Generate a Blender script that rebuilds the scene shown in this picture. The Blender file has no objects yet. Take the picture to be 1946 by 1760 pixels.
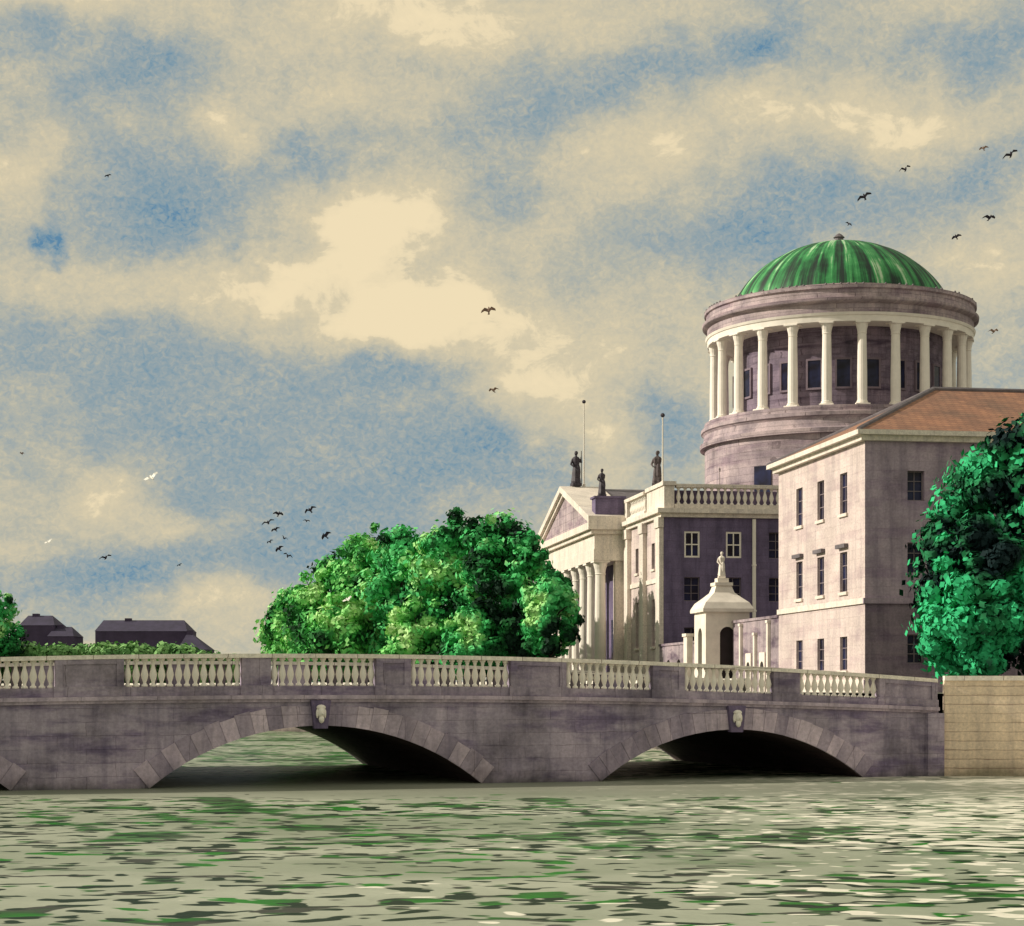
import bpy, bmesh, math, random
import numpy as np
from mathutils import Vector, Matrix

scene = bpy.context.scene
COL = scene.collection
V = Vector

# ------------------------------------------------------------------ node helpers
class NT:
    def __init__(s, tree):
        s.t = tree; s.N = tree.nodes; s.L = tree.links
    def node(s, typ, **p):
        n = s.N.new(typ)
        for k, v in p.items(): setattr(n, k, v)
        return n
    def put(s, sock, v):
        if v is None: return
        if isinstance(v, bpy.types.NodeSocket): s.L.new(v, sock)
        else: sock.default_value = v
    def m(s, op, a, b=None, c=None, clamp=False):
        n = s.node('ShaderNodeMath', operation=op, use_clamp=clamp)
        s.put(n.inputs[0], a); s.put(n.inputs[1], b)
        if c is not None: s.put(n.inputs[2], c)
        return n.outputs[0]
    def noise(s, vec, scale, detail=4, rough=.55, dist=0.0):
        n = s.node('ShaderNodeTexNoise')
        s.put(n.inputs['Vector'], vec); n.inputs['Scale'].default_value = scale
        n.inputs['Detail'].default_value = detail; n.inputs['Roughness'].default_value = rough
        n.inputs['Distortion'].default_value = dist
        return n.outputs['Fac']
    def ramp(s, fac, stops, interp='LINEAR'):
        n = s.node('ShaderNodeValToRGB'); s.put(n.inputs[0], fac)
        cr = n.color_ramp; cr.interpolation = interp
        while len(cr.elements) > 1: cr.elements.remove(cr.elements[-1])
        cr.elements[0].position = stops[0][0]; cr.elements[0].color = (*stops[0][1], 1)
        for p, c in stops[1:]:
            e = cr.elements.new(p); e.color = (*c, 1)
        return n.outputs[0]
    def mix(s, fac, a, b, mode='MIX'):
        n = s.node('ShaderNodeMix', data_type='RGBA', blend_type=mode)
        s.put(n.inputs[0], fac)
        s.put(n.inputs[6], a if isinstance(a, bpy.types.NodeSocket) else (*a, 1))
        s.put(n.inputs[7], b if isinstance(b, bpy.types.NodeSocket) else (*b, 1))
        return n.outputs[2]
    def comb(s, x, y, z):
        n = s.node('ShaderNodeCombineXYZ')
        s.put(n.inputs[0], x); s.put(n.inputs[1], y); s.put(n.inputs[2], z)
        return n.outputs[0]
    def sep(s, v):
        n = s.node('ShaderNodeSeparateXYZ'); s.put(n.inputs[0], v); return n.outputs
    def bump(s, h, strength, dist=.05):
        n = s.node('ShaderNodeBump'); s.put(n.inputs['Height'], h)
        n.inputs['Strength'].default_value = strength; n.inputs['Distance'].default_value = dist
        return n.outputs[0]

def srgb(r, g, b):
    f = lambda c: (c/255/12.92) if c/255 <= .04045 else ((c/255+.055)/1.055)**2.4
    return (f(r), f(g), f(b))

def new_mat(name):
    m = bpy.data.materials.new(name); m.use_nodes = True
    nt = NT(m.node_tree); bsdf = nt.N['Principled BSDF']
    return m, nt, bsdf

def stone(name, c1, c2, mortar, bw=1.2, bh=.45, ms=.02, blotch=.45, rough=.85, streak=.35, tide=False, tint_attr=False, bump=.5, fade=.0, wash=None):
    m, nt, b = new_mat(name)
    tc = nt.node('ShaderNodeTexCoord').outputs['Object']
    x, y, z = nt.sep(tc)
    u = nt.m('ADD', x, y)
    wob = nt.noise(tc, 1.1, 2)
    br = nt.node('ShaderNodeTexBrick'); nt.put(br.inputs['Vector'], nt.comb(nt.m('ADD', u, nt.m('MULTIPLY', wob, .22)), nt.m('ADD', z, nt.m('MULTIPLY', wob, .12)), 0.0))
    br.inputs['Scale'].default_value = 1; br.inputs['Brick Width'].default_value = bw
    br.inputs['Row Height'].default_value = bh; br.inputs['Mortar Size'].default_value = ms
    br.inputs['Mortar Smooth'].default_value = .6
    br.inputs['Color1'].default_value = (*c1, 1); br.inputs['Color2'].default_value = (*c2, 1); br.inputs['Mortar'].default_value = (*mortar, 1)
    col = br.outputs['Color']
    big = nt.noise(tc, .35, 4, .6)
    if fade > 0:
        av = tuple((p+q)/2 for p, q in zip(c1, c2))
        fd = nt.noise(nt.comb(nt.m('MULTIPLY', u, .5), z, 2.0), .8, 3, .6)
        col = nt.mix(nt.m('MULTIPLY', nt.m('SUBTRACT', fd, .36), 5.0*fade, clamp=True), col, av)
    if wash:
        ws = nt.noise(nt.comb(nt.m('MULTIPLY', u, .28), nt.m('MULTIPLY', z, 1.1), 5.0), .8, 4, .65)
        col = nt.mix(nt.m('MULTIPLY', nt.m('SUBTRACT', ws, .49), 7.0, clamp=True), col, nt.mix(1.0, col, wash, 'MULTIPLY'))
    col = nt.mix(1.0, col, nt.ramp(big, [(.3, (1-blotch,)*3), (.5, (.95,)*3), (.72, (1+blotch*.5, 1+blotch*.45, 1+blotch*.4))]), 'MULTIPLY')
    st = nt.noise(nt.comb(nt.m('MULTIPLY', u, 1.6), nt.m('MULTIPLY', z, .18), 0.0), 1.0, 3, .65)
    col = nt.mix(1.0, col, nt.ramp(st, [(.32, (1-streak, 1-streak, 1-streak*.85)), (.55, (1,)*3)]), 'MULTIPLY')
    gr = nt.noise(tc, 7, 2, .7)
    col = nt.mix(1.0, col, nt.ramp(gr, [(.3, (.82,)*3), (.7, (1.12,)*3)]), 'MULTIPLY')
    if tint_attr:
        a = nt.node('ShaderNodeAttribute', attribute_name='tint')
        col = nt.mix(1.0, col, nt.ramp(a.outputs['Fac'], [(0, (.62, .60, .67)), (1, (1.35, 1.3, 1.28))]), 'MULTIPLY')
    if tide:
        g = nt.node('ShaderNodeNewGeometry'); gz = nt.sep(g.outputs['Position'])[2]
        f = nt.m('ADD', gz, nt.m('MULTIPLY', nt.m('SUBTRACT', big, .5), 1.2))
        col = nt.mix(1.0, col, nt.ramp(f, [(0.0, (.4, .42, .38)), (.25, (.72, .71, .70)), (.6, (1,)*3)]), 'MULTIPLY')
    nt.put(b.inputs['Base Color'], col)
    b.inputs['Roughness'].default_value = rough
    h = nt.m('ADD', nt.m('MULTIPLY', br.outputs['Fac'], -1.0), nt.m('MULTIPLY', gr, .5))
    nt.put(b.inputs['Normal'], nt.bump(h, bump, .03))
    return m

def plain(name, c, rough=.8, var=.3, scale=1.5):
    m, nt, b = new_mat(name)
    tc = nt.node('ShaderNodeTexCoord').outputs['Object']
    n = nt.noise(tc, scale, 4, .6)
    col = nt.mix(1.0, c, nt.ramp(n, [(.3, (1-var,)*3), (.7, (1+var*.6,)*3)]), 'MULTIPLY')
    nt.put(b.inputs['Base Color'], col); b.inputs['Roughness'].default_value = rough
    nt.put(b.inputs['Normal'], nt.bump(n, .3, .03))
    return m

M_BRIDGE = stone('bridge_stone', (.52, .45, .55), (.37, .315, .41), (.24, .195, .25), 2.3, .55, .014, .55, tide=True, fade=.7, bump=.35, wash=(.50, .46, .60))
M_RING = stone('voussoir_stone', (.60, .52, .61), (.52, .45, .53), (.2, .16, .19), 3, 3, .01, .4, tide=True, tint_attr=True)
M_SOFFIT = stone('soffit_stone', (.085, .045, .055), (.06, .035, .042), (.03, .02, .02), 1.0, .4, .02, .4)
M_COPING = stone('coping_stone', (.96, .90, .80), (.92, .84, .75), (.35, .28, .25), 1.8, 5, .02, .15, streak=.15)
M_PARAPET = stone('parapet_stone', (.47, .40, .49), (.33, .28, .355), (.2, .16, .19), 2.6, 3, .012, .5, wash=(.48, .44, .58))
M_BALUST = plain('baluster_stone', (.95, .89, .81), .8, .1)
M_BALUSTD = plain('shade_baluster_stone', (.22, .18, .20), .8, .3)  # far row darkened in colour to keep shade between the near balusters
M_QUAY = stone('quay_stone', (.95, .78, .60), (.90, .72, .54), (.45, .31, .23), 900, .42, .028, .2, tide=True, fade=.5, streak=.2)
M_FARQUAY = stone('embankment_stone', (.3, .25, .22), (.24, .2, .18), (.1, .08, .08), 2, .5, .02, .3, tide=True)
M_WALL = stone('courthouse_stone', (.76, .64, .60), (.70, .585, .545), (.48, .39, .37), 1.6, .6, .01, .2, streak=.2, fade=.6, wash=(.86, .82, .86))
M_WING = stone('wing_shade_stone', (.53, .42, .50), (.47, .37, .455), (.38, .29, .34), 1.8, .6, .01, .35, streak=.3, fade=.9, wash=(.80, .75, .84))  # darker than the river front; end-wall shade is put in this colour
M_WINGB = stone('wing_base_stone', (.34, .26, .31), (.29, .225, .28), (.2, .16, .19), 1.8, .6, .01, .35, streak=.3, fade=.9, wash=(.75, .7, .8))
M_WALLP = stone('end_wall_shade_stone', (.205, .16, .275), (.16, .125, .22), (.10, .08, .13), 1.6, .6, .012, .4, streak=.35, fade=.6)  # courthouse stone darkened to purple; end-wall shade sits in the colour
M_WALLD = stone('drum_stone', (.60, .485, .49), (.41, .33, .365), (.22, .17, .18), 2.2, .75, .03, .4, fade=.4, wash=(.68, .63, .70))
M_TRIM = stone('trim_stone', (.92, .83, .73), (.86, .77, .67), (.55, .45, .38), 2.4, 6, .01, .15, streak=.2)
M_COLUMN = plain('column_stone', (.95, .88, .79), .8, .1, .9)
M_INNER = stone('rotunda_shade_stone', (.30, .235, .30), (.23, .18, .245), (.12, .09, .12), 1.6, .6, .015, .4, wash=(.42, .38, .46))  # drum wall behind the columns; its shade is coloured in
M_WHITE = plain('gateway_stone', (.90, .82, .72), .8, .15, 1.0)
M_SCREEN = stone('screen_stone', (.44, .36, .38), (.37, .30, .34), (.26, .21, .25), 3, 6, .01, .55, wash=(.42, .36, .46))  # mauve tone with darker wash patches
M_FRAME = plain('window_frame_paint', (.26, .21, .23), .6, .2)
M_FRAMEL = plain('lit_frame_tone', (.95, .88, .78), .6, .1)  # upper end-wall window frames; their lit look is put into the colour
M_STATUE = plain('weathered_bronze', (.05, .04, .055), .6, .5, 3)
M_STATUEL = plain('weathered_statue_stone', (.12, .095, .10), .8, .6, 3)
M_BARK = plain('bark', (.05, .04, .03), .95, .5, 4)
M_LEAD = plain('lead_roofing', (.16, .14, .155), .7, .3)
M_TARMAC = plain('tarmac', (.05, .05, .052), .9, .3, 2)
M_PAVE = plain('paving', (.25, .22, .2), .9, .3, 2)
M_DARKH = plain('slate_shaded_wall', (.075, .055, .11), .9, .3, .5)
M_DARKR = plain('slate_roof', (.055, .045, .09), .8, .3, .8)
M_POLE = plain('painted_pole', (.8, .74, .65), .5, .05)
M_DOORFILL = plain('door_timber_and_arch_fill', (.03, .02, .022), .8, .3)  # door timber, also the dark fill of the gateway arches

def glass_mat():
    m, nt, b = new_mat('window_glass')
    tc = nt.node('ShaderNodeTexCoord').outputs['Object']
    n = nt.noise(tc, .7, 2)
    nt.put(b.inputs['Base Color'], nt.ramp(n, [(.35, (.012, .01, .018)), (.65, (.025, .03, .085))]))
    b.inputs['Roughness'].default_value = .25
    b.inputs['Specular IOR Level'].default_value = .25
    return m
M_GLASS = glass_mat()

def roof_mat():
    m, nt, b = new_mat('roof_tiles')
    tc = nt.node('ShaderNodeTexCoord').outputs['Object']
    x, y, z = nt.sep(tc)
    br = nt.node('ShaderNodeTexBrick'); nt.put(br.inputs['Vector'], nt.comb(nt.m('ADD', x, nt.m('MULTIPLY', y, .3)), nt.m('MULTIPLY', z, 2.0), 0.0))
    br.inputs['Scale'].default_value = 1; br.inputs['Brick Width'].default_value = .5; br.inputs['Row Height'].default_value = .4; br.inputs['Mortar Size'].default_value = .02
    br.inputs['Color1'].default_value = (.38, .20, .125, 1); br.inputs['Color2'].default_value = (.29, .15, .10, 1); br.inputs['Mortar'].default_value = (.15, .08, .06, 1)
    n = nt.noise(tc, .5, 5, .6)
    col = nt.mix(1.0, br.outputs['Color'], nt.ramp(n, [(.3, (.7, .75, .8)), (.7, (1.25, 1.15, 1.05))]), 'MULTIPLY')
    nt.put(b.inputs['Base Color'], col); b.inputs['Roughness'].default_value = .85
    nt.put(b.inputs['Normal'], nt.bump(br.outputs['Fac'], .4, -.03))
    return m
M_ROOF = roof_mat()

def copper_mat():
    m, nt, b = new_mat('green_copper')
    tc = nt.node('ShaderNodeTexCoord').outputs['Object']
    x, y, z = nt.sep(tc)
    a = nt.m('ARCTAN2', y, x)
    r = nt.m('SQRT', nt.m('ADD', nt.m('MULTIPLY', x, x), nt.m('MULTIPLY', y, y)))
    sv = nt.comb(nt.m('MULTIPLY', a, 13.0), nt.m('MULTIPLY', r, .10), 0.0)
    s1 = nt.noise(sv, 1.3, 3, .65, .1)
    s2 = nt.noise(tc, .3, 4, .6)
    rib = nt.m('SINE', nt.m('ADD', nt.m('MULTIPLY', a, 24.0), nt.m('MULTIPLY', nt.m('SUBTRACT', s1, .5), 4.0)))
    f = nt.m('ADD', nt.m('ADD', nt.m('MULTIPLY', nt.m('SUBTRACT', s1, .5), 1.7), nt.m('MULTIPLY', rib, .15)), nt.m('ADD', .46, nt.m('MULTIPLY', nt.m('SUBTRACT', s2, .5), .9)))
    col = nt.ramp(f, [(.18, (.003, .018, .010)), (.36, (.008, .075, .025)), (.54, (.025, .22, .06)), (.70, (.07, .36, .11)), (.84, (.50, .68, .44))])
    nt.put(b.inputs['Base Color'], col); b.inputs['Roughness'].default_value = .65
    nt.put(b.inputs['Normal'], nt.bump(rib, .3, .06))
    return m
M_COPPER = copper_mat()

def leaf_mat(name, stops, ns=.33, nw=.55, aw=.5, off=.56):
    m, nt, b = new_mat(name)
    a = nt.node('ShaderNodeAttribute', attribute_name='tint')
    g = nt.node('ShaderNodeNewGeometry').outputs['Position']
    n = nt.noise(g, ns, 2, .6)
    f = nt.m('ADD', nt.m('MULTIPLY', nt.m('SUBTRACT', a.outputs['Fac'], .5), aw), nt.m('ADD', off, nt.m('MULTIPLY', nt.m('SUBTRACT', n, .5), nw*2.2)))
    col = nt.ramp(f, stops)
    nt.put(b.inputs['Base Color'], col); b.inputs['Roughness'].default_value = .75
    b.inputs['Specular IOR Level'].default_value = .15
    return m
M_LEAF = leaf_mat('foliage_bright', [(.26, (.012, .045, .018)), (.40, (.035, .19, .05)), (.52, (.08, .44, .10)), (.66, (.24, .70, .19)), (.84, (.58, .88, .38))], .24, .95, .38)
M_LEAFD = leaf_mat('foliage_deep', [(.36, (.004, .018, .020)), (.48, (.010, .075, .036)), (.58, (.02, .20, .075)), (.74, (.045, .52, .22))], .2, 1.3, .32, .52)
M_LEAFE = leaf_mat('foliage_emerald', [(.28, (.008, .032, .018)), (.42, (.022, .15, .04)), (.56, (.05, .44, .12)), (.70, (.14, .64, .22)), (.9, (.42, .76, .28))], .23, 1.0, .38)
M_HEDGE = leaf_mat('foliage_hazy', [(.25, (.05, .14, .05)), (.5, (.14, .34, .11)), (.8, (.30, .54, .2))])

# ------------------------------------------------------------------ mesh helpers
class MB:
    def __init__(s): s.v = []; s.f = []; s.t = []
    def face(s, pts, tint=.5):
        i = len(s.v); s.v += [tuple(p) for p in pts]; s.f.append(tuple(range(i, i+len(pts)))); s.t.append(tint)
    def hexa(s, p, tint=.5):   # p: 8 points, bottom 4 then top 4
        i = len(s.v); s.v += [tuple(q) for q in p]
        for f in ((0, 3, 2, 1), (4, 5, 6, 7), (0, 1, 5, 4), (1, 2, 6, 5), (2, 3, 7, 6), (3, 0, 4, 7)):
            s.f.append(tuple(i+k for k in f)); s.t.append(tint)
    def box(s, x0, x1, y0, y1, z0, z1, tint=.5):
        s.hexa([(x0, y0, z0), (x1, y0, z0), (x1, y1, z0), (x0, y1, z0), (x0, y0, z1), (x1, y0, z1), (x1, y1, z1), (x0, y1, z1)], tint)
    def fbox(s, fr, u0, u1, v0, v1, w0, w1):
        O, U, W, N = fr
        P = lambda u, v, w: O+U*u+W*v+N*w
        s.hexa([P(u0, v0, w0), P(u1, v0, w0), P(u1, v0, w1), P(u0, v0, w1), P(u0, v1, w0), P(u1, v1, w0), P(u1, v1, w1), P(u0, v1, w1)])
    def lathe(s, prof, n=12, cx=0, cy=0, cap=True, mod=None):
        i = len(s.v); k = len(prof)
        for r, z in prof:
            for j in range(n):
                a = 2*math.pi*j/n
                rr = r*(mod(a) if mod else 1)
                s.v.append((cx+rr*math.cos(a), cy+rr*math.sin(a), z))
        for q in range(k-1):
            for j in range(n):
                j2 = (j+1) % n
                s.f.append((i+q*n+j, i+q*n+j2, i+(q+1)*n+j2, i+(q+1)*n+j)); s.t.append(.5)
        if cap:
            s.f.append(tuple(i+j for j in reversed(range(n)))); s.t.append(.5)
            s.f.append(tuple(i+(k-1)*n+j for j in range(n))); s.t.append(.5)
    def tube(s, p0, p1, r0, r1, n=8):
        p0 = V(p0); p1 = V(p1); d = (p1-p0).normalized()
        a = d.orthogonal().normalized(); b = d.cross(a)
        i = len(s.v)
        for p, r in ((p0, r0), (p1, r1)):
            for j in range(n):
                t = 2*math.pi*j/n
                s.v.append(tuple(p+a*math.cos(t)*r+b*math.sin(t)*r))
        for j in range(n):
            j2 = (j+1) % n
            s.f.append((i+j, i+j2, i+n+j2, i+n+j)); s.t.append(.5)
        s.f.append(tuple(i+j for j in reversed(range(n)))); s.t.append(.5)
        s.f.append(tuple(i+n+j for j in range(n))); s.t.append(.5)
    def ball(s, c, rx, ry, rz, n=10, m=7):
        i = len(s.v)
        for q in range(m+1):
            ph = math.pi*q/m
            for j in range(n):
                a = 2*math.pi*j/n
                s.v.append((c[0]+rx*math.sin(ph)*math.cos(a), c[1]+ry*math.sin(ph)*math.sin(a), c[2]-rz*math.cos(ph)))
        for q in range(m):
            for j in range(n):
                j2 = (j+1) % n
                s.f.append((i+q*n+j, i+q*n+j2, i+(q+1)*n+j2, i+(q+1)*n+j)); s.t.append(.5)
    def panel(s, fr, L, H, ops, depth=.35, v0=0):
        O, U, W, N = fr
        us = sorted({0, L, *[o[0] for o in ops], *[o[1] for o in ops]})
        vs = sorted({v0, H, *[o[2] for o in ops], *[o[3] for o in ops]})
        P = lambda u, v, w=0: O+U*u+W*v+N*w
        for a, b in zip(us, us[1:]):
            for c, d in zip(vs, vs[1:]):
                mu, mv = (a+b)/2, (c+d)/2
                if any(o[0] < mu < o[1] and o[2] < mv < o[3] for o in ops): continue
                s.face([P(a, c), P(b, c), P(b, d), P(a, d)])
        for a, b, c, d in ops:
            for (u, v), (u2, v2) in (((a, c), (b, c)), ((b, c), (b, d)), ((b, d), (a, d)), ((a, d), (a, c))):
                s.face([P(u, v), P(u2, v2), P(u2, v2, -depth), P(u, v, -depth)])
    def arch_slab(s, fr, u0, u1, vbase, vtop, arches, w0, w1, na=24, soffit=None):
        O, U, W, N = fr
        P = lambda u, v, w: O+U*u+W*v+N*w
        us = {u0, u1}
        for c, hw, sp, ri in arches:
            for k in range(na+1): us.add(c-hw*math.cos(math.pi*k/na))
        k = u0
        while k < u1: us.add(k); k += 1.0
        us = sorted(us)
        def bot(u, mid):
            for c, hw, sp, ri in arches:
                if abs(mid-c) < hw:
                    R = (hw*hw+ri*ri)/(2*ri)
                    d = max(R*R-(u-c)**2, 0)
                    return sp+math.sqrt(d)-(R-ri)
            return None
        t = soffit or s
        for a, b in zip(us, us[1:]):
            if b-a < 1e-5: continue
            mid = (a+b)/2
            ba, bb = bot(a, mid), bot(b, mid)
            op = ba is not None
            if not op: ba = bb = vbase
            ta, tb = vtop(a), vtop(b)
            for w in (w0, w1): s.face([P(a, ba, w), P(b, bb, w), P(b, tb, w), P(a, ta, w)])
            s.face([P(a, ta, w0), P(b, tb, w0), P(b, tb, w1), P(a, ta, w1)])
            if op: t.face([P(a, ba, w0), P(b, bb, w0), P(b, bb, w1), P(a, ba, w1)])
        for c, hw, sp, ri in arches:
            for u in (c-hw, c+hw):
                if sp > vbase: t.face([P(u, vbase, w0), P(u, sp, w0), P(u, sp, w1), P(u, vbase, w1)])
        for u in (u0, u1): s.face([P(u, vbase, w0), P(u, vtop(u), w0), P(u, vtop(u), w1), P(u, vbase, w1)])
    def bar(s, a, b, zlo, zhi, y0, y1, step=.8):
        n = max(1, int((b-a)/step))
        for i in range(n):
            p = a+(b-a)*i/n; q = a+(b-a)*(i+1)/n
            s.hexa([(p, y0, zlo(p)), (q, y0, zlo(q)), (q, y1, zlo(q)), (p, y1, zlo(p)), (p, y0, zhi(p)), (q, y0, zhi(q)), (q, y1, zhi(q)), (p, y1, zhi(p))])
    def obj(s, name, mat, parent=None, smooth=False, recalc=True, loc=None, tint=False, merge=False):
        me = bpy.data.meshes.new(name); me.from_pydata(s.v, [], s.f)
        if tint:
            at = me.attributes.new('tint', 'FLOAT', 'FACE'); at.data.foreach_set('value', s.t)
        if recalc or merge:
            bm = bmesh.new(); bm.from_mesh(me)
            if merge: bmesh.ops.remove_doubles(bm, verts=bm.verts, dist=.001)
            bmesh.ops.recalc_face_normals(bm, faces=bm.faces); bm.to_mesh(me); bm.free()
        me.materials.append(mat)
        if smooth: me.polygons.foreach_set('use_smooth', [True]*len(me.polygons))
        o = bpy.data.objects.new(name, me); COL.objects.link(o)
        if parent: o.parent = parent
        if loc: o.location = loc
        return o

def thing(name, label, cat, loc, rz=0, group=None):
    e = bpy.data.objects.new(name, None); COL.objects.link(e)
    e.location = loc; e.rotation_euler = (0, 0, rz); e.empty_display_size = .5
    tag(e, label, cat, group); return e
def tag(o, label, cat, group=None):
    o['label'] = label; o['category'] = cat
    if group: o['group'] = group
def dup(o, loc, parent=None, rz=None):
    c = o.copy(); COL.objects.link(c); c.location = loc
    if parent: c.parent = parent
    if rz is not None: c.rotation_euler = (0, 0, rz)
    return c

Z = V((0, 0, 1)); X = V((1, 0, 0)); Y = V((0, 1, 0))

def window(parent, fr, u0, u1, v0, v1, depth=.3, hood=False, bars=2, sill=True, pale=False):
    g = MB(); g.fbox(fr, u0, u1, v0, v1, -depth-.06, -depth)
    w = g.obj('window', M_GLASS, parent)
    f = MB(); t = .16 if pale else .07; h = .05 if pale else .025
    f.fbox(fr, u0, u0+t, v0, v1, -depth, -depth+.06); f.fbox(fr, u1-t, u1, v0, v1, -depth, -depth+.06)
    f.fbox(fr, u0+t, u1-t, v1-t, v1, -depth, -depth+.06); f.fbox(fr, u0+t, u1-t, v0, v0+t, -depth, -depth+.06)
    f.fbox(fr, (u0+u1)/2-h, (u0+u1)/2+h, v0+t, v1-t, -depth, -depth+.05)
    for k in range(1, bars+1):
        vv = v0+(v1-v0)*k/(bars+1); f.fbox(fr, u0+t, u1-t, vv-h, vv+h, -depth, -depth+.045)
    f.obj('frame', M_FRAMEL if pale else M_FRAME, w)
    if sill:
        q = MB(); q.fbox(fr, u0-.15, u1+.15, v0-.2, v0-.003, -.1, .14)
        q.obj('sill', M_TRIM, w)
    if hood:
        q = MB(); q.fbox(fr, u0-.2, u1+.2, v1+.25, v1+.5, -.05, .28)
        q.obj('lintel', M_LEAD, w)
    return w

# ------------------------------------------------------------------ setting : water and ground
def water_mat():
    m, nt, b = new_mat('river_water')
    g = nt.node('ShaderNodeNewGeometry').outputs['Position']
    x, y, z = nt.sep(g)
    wx = nt.m('MULTIPLY', nt.m('SUBTRACT', nt.noise(g, .3, 2), .5), 1.6)
    yw = nt.m('ADD', y, wx)
    def N(fx, fy, off, sc, det=1):
        return nt.noise(nt.comb(nt.m('ADD', nt.m('MULTIPLY', x, fx), off), nt.m('MULTIPLY', yw, fy), off*.37), sc, det, .45)
    n1 = N(.62, 1.05, 0.0, 1.0, 2); n3 = N(.85, 1.25, 19.0, 1.3); n4 = N(.75, 1.2, 41.0, 1.5); n2 = N(.5, .7, 37.0, 1.0)
    n5 = N(.34, .36, 71.0, 1.0, 2)       # longer swell
    big = nt.noise(nt.comb(nt.m('MULTIPLY', x, .5), y, 0.0), .10, 3, .6)
    big2 = nt.noise(nt.comb(nt.m('MULTIPLY', x, .25), y, 7.0), .18, 3, .6)
    base = nt.ramp(big, [(.35, (.25, .29, .20)), (.5, (.36, .39, .295)), (.68, (.50, .52, .41))])
    calm_shade = nt.m('MAXIMUM', nt.m('SUBTRACT', 1.0, nt.m('MULTIPLY', nt.m('ABSOLUTE', nt.m('SUBTRACT', y, 77.0)), 1/12)), 0.0)
    bias = nt.m('SUBTRACT', nt.m('MULTIPLY', nt.m('SUBTRACT', big2, .5), .38), nt.m('MULTIPLY', calm_shade, .24))
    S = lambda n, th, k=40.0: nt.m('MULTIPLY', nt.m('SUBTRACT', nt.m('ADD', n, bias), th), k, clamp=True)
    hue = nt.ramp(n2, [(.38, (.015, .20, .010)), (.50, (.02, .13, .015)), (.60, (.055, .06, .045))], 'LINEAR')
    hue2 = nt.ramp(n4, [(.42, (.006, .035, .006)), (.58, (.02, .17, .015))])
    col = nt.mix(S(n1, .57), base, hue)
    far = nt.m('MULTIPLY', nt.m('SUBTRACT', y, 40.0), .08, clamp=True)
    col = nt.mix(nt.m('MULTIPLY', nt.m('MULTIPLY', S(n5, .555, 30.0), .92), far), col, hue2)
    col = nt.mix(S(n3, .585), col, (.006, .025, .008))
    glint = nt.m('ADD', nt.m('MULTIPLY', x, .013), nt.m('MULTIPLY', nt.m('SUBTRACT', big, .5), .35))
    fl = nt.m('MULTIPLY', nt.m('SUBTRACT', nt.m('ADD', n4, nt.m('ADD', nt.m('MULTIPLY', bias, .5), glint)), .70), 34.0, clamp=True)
    col = nt.mix(nt.m('MULTIPLY', fl, .92), col, (.92, .88, .74))  # pale glints on the ripples, painted in the base colour
    col = nt.mix(nt.m('MULTIPLY', calm_shade, .62), col, (.15, .15, .12))  # bridge shadow and reflection darkened into the water colour
    nt.put(b.inputs['Base Color'], col)
    b.inputs['Roughness'].default_value = .4
    b.inputs['IOR'].default_value = 1.33
    b.inputs['Specular IOR Level'].default_value = .07
    h = nt.m('ADD', n1, nt.m('ADD', nt.m('MULTIPLY', nt.noise(g, 2.6, 2, .6), .3), nt.m('MULTIPLY', n3, .5)))
    nt.put(b.inputs['Normal'], nt.bump(h, .6, .10))
    return m
mb = MB(); mb.face([(-4000, -600, 0), (4000, -600, 0), (4000, 6000, 0), (-4000, 6000, 0)])
w = mb.obj('water', water_mat()); w['kind'] = 'structure'; tag(w, 'greenish grey rippled river water with dark green wavelets', 'river')

def ground_mat():
    m, nt, b = new_mat('ground_surface')
    g = nt.node('ShaderNodeNewGeometry').outputs['Position']
    n = nt.noise(g, .05, 5, .6); n2 = nt.noise(g, 1.5, 4, .6)
    col = nt.ramp(n, [(.42, (.2, .18, .16)), (.55, (.07, .1, .04))])
    col = nt.mix(1.0, col, nt.ramp(n2, [(.3, (.8,)*3), (.7, (1.15,)*3)]), 'MULTIPLY')
    nt.put(b.inputs['Base Color'], col); b.inputs['Roughness'].default_value = .95
    return m
GM = ground_mat()
GZ = 3.8
bank = [(70, -60), (52, 84.5), (19.9, 87.4), (12.9, 108), (9, 130), (3, 150), (-4, 162), (-14, 172), (-26, 184), (-40, 196), (-90, 225), (-300, 300), (-1500, 520)]
mb = MB(); mb.face([(x, y, GZ) for x, y in bank]+[(-4000, 6000, GZ), (4000, 6000, GZ), (4000, -60, GZ)])
o = mb.obj('ground', GM); o['kind'] = 'structure'; tag(o, 'paved and grassy river bank ground', 'ground')
lbank = [(-45, -60), (-35.6, 69.7), (-42.3, 90.7), (-60, 140), (-100, 168), (-300, 200), (-1500, 330)]
mb = MB(); mb.face([(x, y, GZ) for x, y in lbank]+[(-4000, 330, GZ), (-4000, -60, GZ)])
o = mb.obj('ground', GM); o['kind'] = 'structure'; tag(o, 'opposite river bank ground', 'ground')

def wall_run(pts, name, mat, label, top=4.62, th=.5, left=True):
    L0 = (V((*pts[1], 0))-V((*pts[0], 0)))
    ang = math.atan2(L0.y, L0.x)
    e = thing(name, label, 'wall', (pts[0][0], pts[0][1], 0), ang)
    inv = Matrix.Rotation(-ang, 3, 'Z')
    mb = MB(); cp = MB(); o = V((pts[0][0], pts[0][1], 0))
    for (a, b) in zip(pts, pts[1:]):
        a = inv @ (V((*a, 0))-o); b = inv @ (V((*b, 0))-o); L = (b-a).length; U = (b-a)/L; N = U.cross(Z)*(1 if left else -1)
        fr = (a, U, Z, N)
        mb.fbox(fr, -.02, L+.02, -1.5, top-.22, -th, 0)
        cp.fbox(fr, -.02, L+.02, top-.217, top, -th-.06, .09)
    mb.obj('wall_face', mat, e, merge=True); cp.obj('coping', M_COPING, e, merge=True)
    return e
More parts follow.
